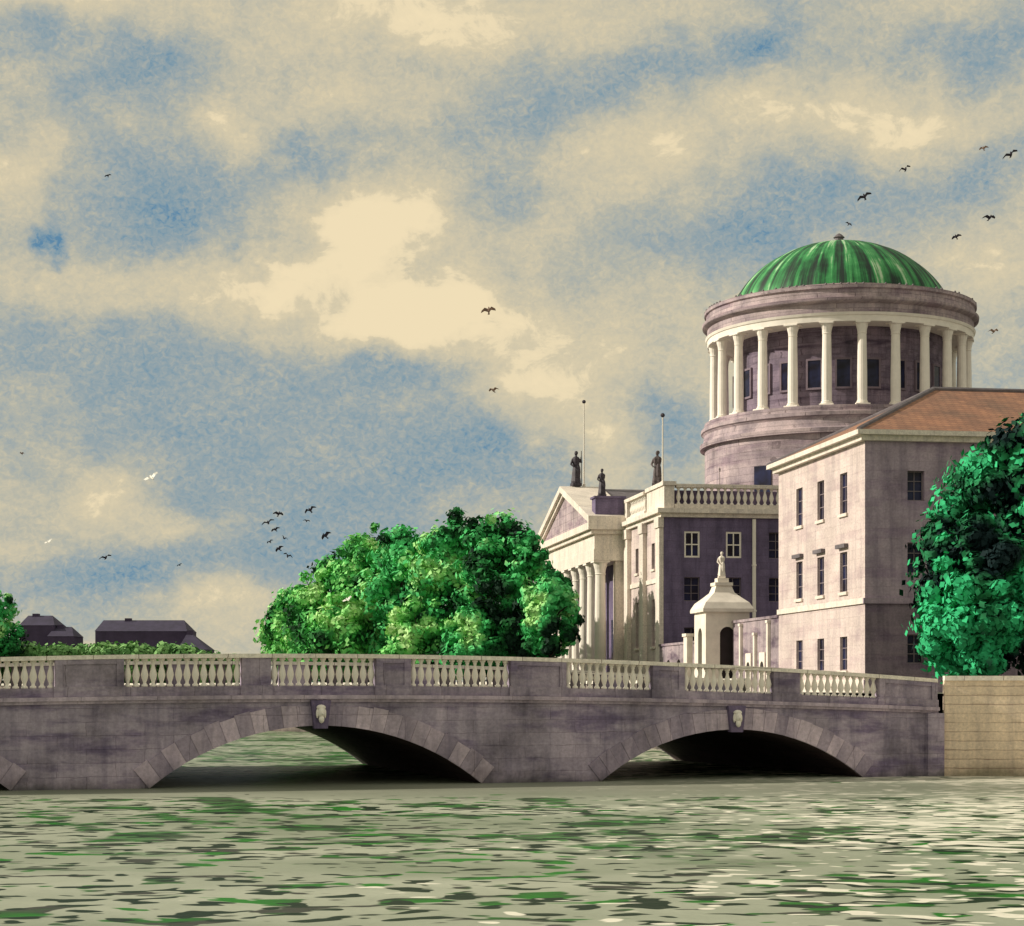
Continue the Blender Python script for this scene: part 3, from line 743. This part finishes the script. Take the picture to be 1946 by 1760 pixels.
# ------------------------------------------------------------------ trees
def crown_mesh(blobs, leaf, seed, nleaf, name, mat, parent, kind=None, jitter=.28):
    rng = np.random.default_rng(seed)
    Vs, Ts = [], []
    tot = sum(b[3]**2 for b in blobs)
    for (cx, cy, cz, r) in blobs:
        n = int(nleaf*r*r/tot)+8
        d = rng.normal(size=(n, 3)); d /= np.linalg.norm(d, axis=1)[:, None]
        lump = 1+.25*np.sin(d[:, 0]*5+cx)*np.sin(d[:, 1]*5+cy*2)+.18*np.sin(d[:, 2]*7+cz)
        rad = r*lump*np.clip(1.05-np.abs(rng.normal(size=n))*.22+rng.normal(size=n)*.15, .3, 1.6)
        p = np.array([cx, cy, cz])+d*rad[:, None]*np.array([1, 1, .9])
        nn = d+rng.normal(size=(n, 3))*jitter; nn /= np.linalg.norm(nn, axis=1)[:, None]
        t = np.cross(nn, rng.normal(size=(n, 3))); t /= np.linalg.norm(t, axis=1)[:, None]
        b = np.cross(nn, t)
        sz = leaf*rng.uniform(.5, 1.35, n)[:, None]
        q = np.stack([p-t*sz, p+b*sz*.65, p+t*sz, p-b*sz*.65], 1)
        Vs.append(q.reshape(-1, 3))
        bt = rng.uniform(.34, .70)
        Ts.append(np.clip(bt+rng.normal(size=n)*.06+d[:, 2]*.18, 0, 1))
    vs = np.concatenate(Vs); ts = np.concatenate(Ts); nf = len(ts)
    me = bpy.data.meshes.new(name)
    me.vertices.add(nf*4); me.vertices.foreach_set('co', vs.ravel())
    me.loops.add(nf*4); me.loops.foreach_set('vertex_index', np.arange(nf*4))
    me.polygons.add(nf); me.polygons.foreach_set('loop_start', np.arange(nf)*4); me.polygons.foreach_set('loop_total', np.full(nf, 4))
    me.update(calc_edges=True)
    at = me.attributes.new('tint', 'FLOAT', 'FACE'); at.data.foreach_set('value', ts.astype(np.float32))
    me.materials.append(mat)
    o = bpy.data.objects.new(name, me); COL.objects.link(o)
    if parent: o.parent = parent
    return o

def tree(loc, rx, z0, z1, seed, mat, label, leaf=.28, nleaf=15000, clumps=64, taper=.25, group=None, sq=1.0, cr=(.2, .36)):
    e = thing('tree', label, 'tree', loc, 0, group)
    rnd = random.Random(seed)
    blobs = []; zc = (z0+z1)/2; hz = (z1-z0)/2
    while len(blobs) < clumps:
        x, y, z = rnd.uniform(-1, 1), rnd.uniform(-1, 1), rnd.uniform(-1, 1)
        d = x*x+y*y+(abs(z)**2.4)
        if d > 1: continue
        if d < .3 and rnd.random() < .6: continue
        if y > .4 and rnd.random() < .5: continue
        w = 1-taper*max(z, 0)
        r = rx*rnd.uniform(*cr)
        blobs.append((x*w*(rx-r*.6), y*w*(rx-r*.6)*sq, zc+z*(hz-r*.65), r))
    for i in range(12):
        a = rnd.uniform(0, 2*math.pi); zz = rnd.uniform(.15, .98); w = math.sqrt(max(0, 1-zz**2.4))*(1-taper*zz)
        blobs.append((math.cos(a)*rx*w*1.0, math.sin(a)*rx*w*sq, zc+zz*hz*1.0, rx*rnd.uniform(.09, .16)))
    t = MB(); th = zc
    n = 6; pts = [V((rnd.uniform(-.12, .12)*i, rnd.uniform(-.12, .12)*i, th*i/n)) for i in range(n+1)]
    br = .035*(z1)
    for i in range(n): t.tube(pts[i], pts[i+1], br*(1-.11*i)*(1.35 if i == 0 else 1), br*(1-.11*(i+1)), 8)
    for b in rnd.sample(blobs, min(12, len(blobs))):
        k = rnd.randint(2, n); p = pts[k]
        mid = p.lerp(V(b[:3]), .5)+V((0, 0, .4))
        t.tube(p, mid, br*.3, br*.18, 6); t.tube(mid, b[:3], br*.18, br*.05, 6)
    t.obj('trunk', M_BARK, e)
    crown_mesh(blobs, leaf, seed, nleaf, 'crown', mat, e)
    return e
G = 'trees lining the quay'
tree((-21.7, 193, GZ), 3.9, .4, 11.2, 1, M_LEAF, 'rounded bright green broadleaf tree on the quay', group=G)
tree((-18.3, 189, GZ), 4.3, .4, 13.4, 2, M_LEAF, 'leafy yellow green tree on the quay', group=G, taper=.35)
tree((-14.2, 186, GZ), 4.2, .4, 16.6, 3, M_LEAF, 'tall green broadleaf tree on the quay', group=G, taper=.40)
tree((-10.0, 181, GZ), 4.6, .4, 16.0, 14, M_LEAFE, 'dense green tree with dark hollows on the quay', group=G, taper=.25)
tree((-6.0, 177, GZ), 4.5, .4, 17.0, 5, M_LEAFE, 'tall emerald green tree on the quay', group=G, taper=.3)
tree((-1.4, 173, GZ), 4.2, .8, 17.4, 6, M_LEAFE, 'emerald green tree with dark foliage on the quay', group=G, taper=.3)
tree((1.4, 170, GZ), 3.3, 1.4, 14.4, 7, M_LEAFE, 'dark green tree beside the portico', group=G, taper=.4, clumps=54, nleaf=13000)
tree((3.4, 166, GZ), 2.8, 2.6, 10.4, 8, M_LEAFE, 'low spreading green tree before the portico columns', group=G, clumps=44, nleaf=10000)
tree((-16.2, 181.5, GZ), 4.0, .4, 9.2, 9, M_LEAF, 'low bright green tree on the quay', group=G, clumps=44, nleaf=11000)
tree((-8.4, 174.5, GZ), 3.6, .4, 8.6, 31, M_LEAF, 'low yellow green tree on the quay', group=G, clumps=40, nleaf=10000)
tree((-3.0, 170, GZ), 3.4, .4, 8.0, 33, M_LEAFE, 'low emerald green tree on the quay', group=G, clumps=40, nleaf=9000)
tree((28.3, 102.5, GZ), 6.7, .0, 15.2, 21, M_LEAFD, 'large dark green tree with emerald patches beside the wing', leaf=.22, nleaf=48000, clumps=120, taper=.4, sq=.7, cr=(.13, .27))
tree((24.4, 98.5, GZ), 3.6, .0, 9.0, 22, M_LEAFD, 'low dark green tree beside the stone wing', leaf=.21, nleaf=20000, clumps=64, taper=.4, cr=(.16, .3))
tree((-62.8, 228, GZ), 4.0, .8, 12.8, 23, M_LEAFE, 'bright green tree on the far bank', nleaf=12000, clumps=50)
rnd = random.Random(5); bl = []
for i in range(260):
    t = rnd.random(); x = -70+t*38.5; hh = 4.3-1.9*max(0, (t-.80)/.20)+rnd.uniform(-.35, .35)
    bl.append((x, 232+rnd.uniform(-2, 2), GZ+(hh if i % 2 else rnd.uniform(.5, hh)), rnd.uniform(.8, 1.3)))
o = crown_mesh(bl, .35, 3, 26000, 'hedge', M_HEDGE, None); o['kind'] = 'stuff'; tag(o, 'mass of low green shrubbery on the far bank', 'shrubs')

# ------------------------------------------------------------------ distant houses
def house(x0, x1, y0, dpt, hw_, hr, label, slope):
    e = thing('house', label, 'house', (x0, y0, GZ)); L = x1-x0
    m = MB(); fr = (V((0, 0, 0)), X, Z, -Y)
    ops = [(u, u+1.2, hw_*.45, hw_*.45+1.6) for u in [1.6+3.2*i for i in range(int((L-2)/3.2))]]
    m.panel(fr, L, hw_, ops, .25); m.face([(0, 0, 0), (0, dpt, 0), (0, dpt, hw_), (0, 0, hw_)]); m.face([(L, 0, 0), (L, dpt, 0), (L, dpt, hw_), (L, 0, hw_)])
    m.face([(0, dpt, 0), (L, dpt, 0), (L, dpt, hw_), (0, dpt, hw_)])
    m.obj('wall', M_DARKH, e, merge=True)
    for a, b, c, d in ops: window(e, fr, a, b, c, d, .22, sill=False, bars=1)
    r = MB(); o_ = .1; A = (-o_, -o_, hw_); B = (L+o_, -o_, hw_); C2 = (L+o_, dpt+o_, hw_); D = (-o_, dpt+o_, hw_)
    r0 = (slope*.3, dpt/2, hr); r1 = (L-slope, dpt/2, hr)
    r.face([A, B, r1, r0]); r.face([B, C2, r1]); r.face([C2, D, r0, r1]); r.face([D, A, r0]); r.face([A, B, C2, D])
    ro = r.obj('roof', M_DARKR, e, merge=True)
    c = MB(); c.box(L*.3-.5, L*.3+.5, dpt/2-.5, dpt/2+.5, hr-.8, hr+.3); c.obj('chimney', M_DARKH, ro)
house(-66, -51.5, 300, 9, 9.4, 11.3, 'long low dark purple building on the far bank', 1.2)
house(-52.2, -47.6, 296, 7, 6.4, 9.2, 'small dark lean annex house on the far bank', 3.2)
house(-78.5, -73.0, 302, 8, 10.4, 12.1, 'small dark purple house among far shrubs', 1.2)
house(-73.5, -69.5, 300, 7, 8.6, 10.2, 'low dark purple annex among far shrubs', 1.0)

# ------------------------------------------------------------------ birds
def bird_mesh(name, mat, flap):
    m = MB()
    m.ball((0, 0, 0), .07, .18, .065, 8, 6); m.ball((0, -.17, .02), .045, .055, .045, 6, 5)
    m.face([(-.03, .13, 0), (.03, .13, 0), (.07, .28, .01), (-.07, .28, .01)])
    for s in (-1, 1):
        q = [(s*.04, -.10, .02), (s*.04, .11, .02), (s*.2, .10, .02+flap), (s*.2, -.12, .02+flap)]
        m.face(q); m.face([q[3], q[2], (s*.44, .15, .02+flap*.45), (s*.4, .0, .02+flap*.5)])
    me = m.obj(name, mat); return me
M_BD = plain('dark_feathers', (.03, .022, .045), .8, .2); M_BW = plain('white_feathers', (.95, .92, .85), .8, .05); M_BB = plain('brown_feathers', (.34, .22, .18), .8, .2)
pr_ = [bird_mesh('bird', M_BD, .10), bird_mesh('bird', M_BD, .17), bird_mesh('bird', M_BW, .12), bird_mesh('bird', M_BB, .14)]
BIRDS = [  # x, y, z, kind, scale
 (22.4, 90, 29.7, 3, .55), (23.7, 90, 29.4, 0, 1.0), (18.7, 90, 28.7, 1, .75), (16.75, 90, 27.4, 0, .9), (22.7, 90, 26.4, 0, .85), (21.1, 90, 25.5, 0, .6),
 (16.0, 90, 26.1, 1, .4), (22.9, 90, 21.0, 3, .7), (-1.1, 90, 22.0, 3, .9), (-.9, 90, 18.2, 3, .7), (-17.1, 90, 14.05, 2, .9), (-19.3, 90, 10.25, 0, .8),
 (-15.8, 90, 9.9, 0, .35), (-11.5, 108, 14.2, 1, .9), (-13.9, 108, 13.5, 0, .95), (-13.3, 108, 14.0, 0, .8), (-10.65, 108, 12.75, 1, .9), (-13.3, 108, 12.0, 0, .75),
 (-12.8, 108, 11.6, 1, .7), (-23.3, 90, 15.2, 3, .4), (-19.2, 90, 28.4, 0, .4), (-22.0, 90, 11.0, 2, .5), (-13.5, 108, 13.1, 0, .7), (-13.0, 108, 12.6, 1, .6), (-7.8, 90, 8.25, 2, .6), (-13.8, 108, 12.4, 1, .5), (-11.7, 108, 13.6, 0, .5)]
rnd = random.Random(9); used = set()
lab = ['dark bird gliding with spread wings', 'dark bird with raised wings in flight', 'white gull in flight', 'brown bird in flight']
for x, y, z, k, s in BIRDS:
    if k in used: o = dup(pr_[k], (x, y, z))
    else: o = pr_[k]; used.add(k); o.location = (x, y, z)
    o.scale = (s*.95,)*3; o.rotation_euler = (rnd.uniform(-.9, -.3), rnd.uniform(-.5, .5), rnd.uniform(-.7, .7))
    if k == 2: o.rotation_euler = (.7, -.55, .3)
    tag(o, lab[k], 'bird', 'birds flying over the river')

# ------------------------------------------------------------------ world
TS = V((-.89, .03, .45)).normalized()
world = bpy.data.worlds.new('World'); scene.world = world; world.use_nodes = True
nt = NT(world.node_tree); nt.N.clear()
gen = nt.node('ShaderNodeTexCoord').outputs['Generated']
x, y, z = nt.sep(gen)
az0 = nt.m('ARCTAN2', x, y)
el0 = nt.m('ARCSINE', z)
wn_ = nt.node('ShaderNodeTexNoise'); nt.put(wn_.inputs['Vector'], gen); wn_.inputs['Scale'].default_value = 10
wn_.inputs['Detail'].default_value = 5; wn_.inputs['Roughness'].default_value = .65
wc = nt.sep(wn_.outputs['Color'])
r = math.radians
azd = nt.m('MULTIPLY', nt.m('ADD', az0, nt.m('MULTIPLY', nt.m('SUBTRACT', wc[0], .5), .12)), 57.29578)
eld = nt.m('MULTIPLY', nt.m('ADD', el0, nt.m('MULTIPLY', nt.m('SUBTRACT', wc[1], .5), .075)), 57.29578)
pv = nt.comb(azd, eld, 0.0)
BL = [ # azimuth deg, elevation deg, radius az, radius el (deg), amount (+ cloud, - blue)
 (-11,18.0,3.6,1.3,-.24),(-14.2,18.6,1.6,1.4,-.12),(-6.2,16.2,1.7,.6,-.32),(-10.4,14.2,3.4,1.7,-.26),(-13.7,13.0,.3,.45,-.50),(-9.9,13.9,1.2,.7,-.16),(-10.6,18.2,1.2,.5,-.16),
 (2.2,17.8,4.8,1.5,-.26),(7.8,18.8,1.4,.6,-.32),(13,18.3,2.2,.9,-.25),(9.3,14.3,3.0,1.6,-.30),(14,14.3,1.8,2.0,-.22),(6.4,12.8,1.6,1.0,-.25),
 (-.2,14.8,1.0,.8,-.15),(-10,10.2,5.5,1.2,-.19),(-8.5,8.0,6.0,2.0,-.22),(-3.4,9.7,1.5,.7,-.28),(-2,7.0,4.0,1.6,-.22),(5.0,8.0,1.0,1.8,-.28),(-.5,7.4,1.2,.6,-.16),
 (-6,4.8,5.0,1.5,-.22),(-10,3.2,5.0,1.0,-.36),(-3.5,12.6,1.0,.5,-.15),(14.2,7.5,2,2,-.1),
 (-3,19.6,7.0,1.3,.30),(-14,20.2,3,.7,.3),(-8,16.8,1.6,.8,.34),(-4.9,13.9,2.4,1.3,.62),(-2.8,11.5,3.4,1.1,.6),(-7.6,12.4,1.6,.8,.38),(-12.0,11.9,3.6,.8,.26),
 (3.0,15.9,3.6,1.1,.22),(8.4,17.0,3.2,1.1,.34),(12.6,16.4,2.4,1.1,.3),(1.0,9.6,3.2,1.0,.28),(3.6,11.0,3.0,1.2,.2),(2.2,7.4,1.8,1.2,.3),
 (-12.9,5.6,1.6,1.0,.28),(-10.0,4.6,1.4,.6,.22),(-8.1,2.6,1.8,1.0,.38),(14.2,12.2,1.5,1.0,.25),(-14.5,14.9,1.0,1.0,.3),(-4.5,17.6,2.0,.6,.2)]
tot = 0.0
for a0, e0, ra, re, am in BL:
    n = nt.node('ShaderNodeVectorMath', operation='MULTIPLY_ADD'); nt.put(n.inputs[0], pv)
    n.inputs[1].default_value = (1/ra, 1/re, 0); n.inputs[2].default_value = (-a0/ra, -e0/re, 0)
    d = nt.node('ShaderNodeVectorMath', operation='DOT_PRODUCT'); nt.put(d.inputs[0], n.outputs[0]); nt.put(d.inputs[1], n.outputs[0])
    ex = nt.m('POWER', .36788, d.outputs['Value'])
    tot = nt.m('MULTIPLY_ADD', ex, am, tot)
n1 = nt.noise(nt.comb(nt.m('MULTIPLY', az0, 1.0), nt.m('MULTIPLY', el0, 1.7), 0.0), 12, 6, .62, .3)
n2 = nt.noise(nt.comb(az0, nt.m('MULTIPLY', el0, 1.4), 4.0), 38, 6, .68, .5)
craw = nt.m('ADD', nt.m('ADD', .61, tot), nt.m('ADD', nt.m('MULTIPLY', nt.m('SUBTRACT', n1, .5), .75), nt.m('MULTIPLY', nt.m('SUBTRACT', n2, .5), .45)))
e1 = nt.m('MULTIPLY', nt.m('SUBTRACT', nt.m('ADD', craw, nt.m('MULTIPLY', nt.m('SUBTRACT', n2, .5), .25)), .85), 16.0, clamp=True)
e2 = nt.m('MULTIPLY', nt.m('SUBTRACT', craw, .42), 4.0, clamp=True)
c = nt.m('ADD', nt.m('MULTIPLY', nt.m('MINIMUM', nt.m('MAXIMUM', craw, 0.0), 1.0), .72), nt.m('ADD', nt.m('MULTIPLY', e1, .16), nt.m('MULTIPLY', e2, .12)))
gr = nt.noise(nt.comb(az0, nt.m('MULTIPLY', el0, 1.2), 9.0), 300, 2, .6, .8)
gr2 = nt.m('MULTIPLY', nt.m('SUBTRACT', gr, .5), nt.m('MULTIPLY', nt.m('MULTIPLY', nt.m('SUBTRACT', 1.0, c), nt.m('MULTIPLY', n2, 1.0)), 1.6))
c2 = nt.m('ADD', c, gr2)
col = nt.ramp(c2, [(0.0, srgb(92, 136, 168)), (.14, srgb(130, 156, 170)), (.32, srgb(158, 169, 170)), (.5, srgb(184, 183, 168)), (.72, srgb(213, 201, 171)), (1.0, srgb(240, 222, 184))])
bgc = nt.node('ShaderNodeBackground'); nt.put(bgc.inputs[0], col); bgc.inputs[1].default_value = 1.0
sky = nt.node('ShaderNodeTexSky'); sky.sky_type = 'NISHITA'; sky.sun_disc = False
sky.sun_elevation = math.asin(TS.z); sky.sun_rotation = math.atan2(TS.x, TS.y)
bgs = nt.node('ShaderNodeBackground'); nt.put(bgs.inputs[0], sky.outputs[0]); bgs.inputs[1].default_value = .06
mx = nt.node('ShaderNodeMixShader'); nt.put(mx.inputs[0], nt.m('ADD', .95, nt.m('MULTIPLY', c, .05)))
nt.L.new(bgs.outputs[0], mx.inputs[1]); nt.L.new(bgc.outputs[0], mx.inputs[2])
out = nt.node('ShaderNodeOutputWorld'); nt.L.new(mx.outputs[0], out.inputs[0])

sl = bpy.data.lights.new('sun', 'SUN'); sl.energy = 4.3; sl.angle = math.radians(.5); sl.color = (1.0, .91, .77)
so_ = bpy.data.objects.new('sun', sl); COL.objects.link(so_); so_.rotation_euler = (-TS).to_track_quat('-Z', 'Y').to_euler(); so_.location = (-60, 60, 80)

cam = bpy.data.cameras.new('camera'); co = bpy.data.objects.new('camera', cam); COL.objects.link(co)
co.location = (0, 0, 4.0); co.rotation_euler = (math.radians(90), 0, 0)
cam.sensor_width = 36; cam.lens = 36*3600/1946; cam.shift_y = (1310-880)/1946; cam.clip_start = .1; cam.clip_end = 9000
scene.camera = co
scene.view_settings.view_transform = 'Standard'; scene.view_settings.look = 'None'; scene.view_settings.exposure = 0
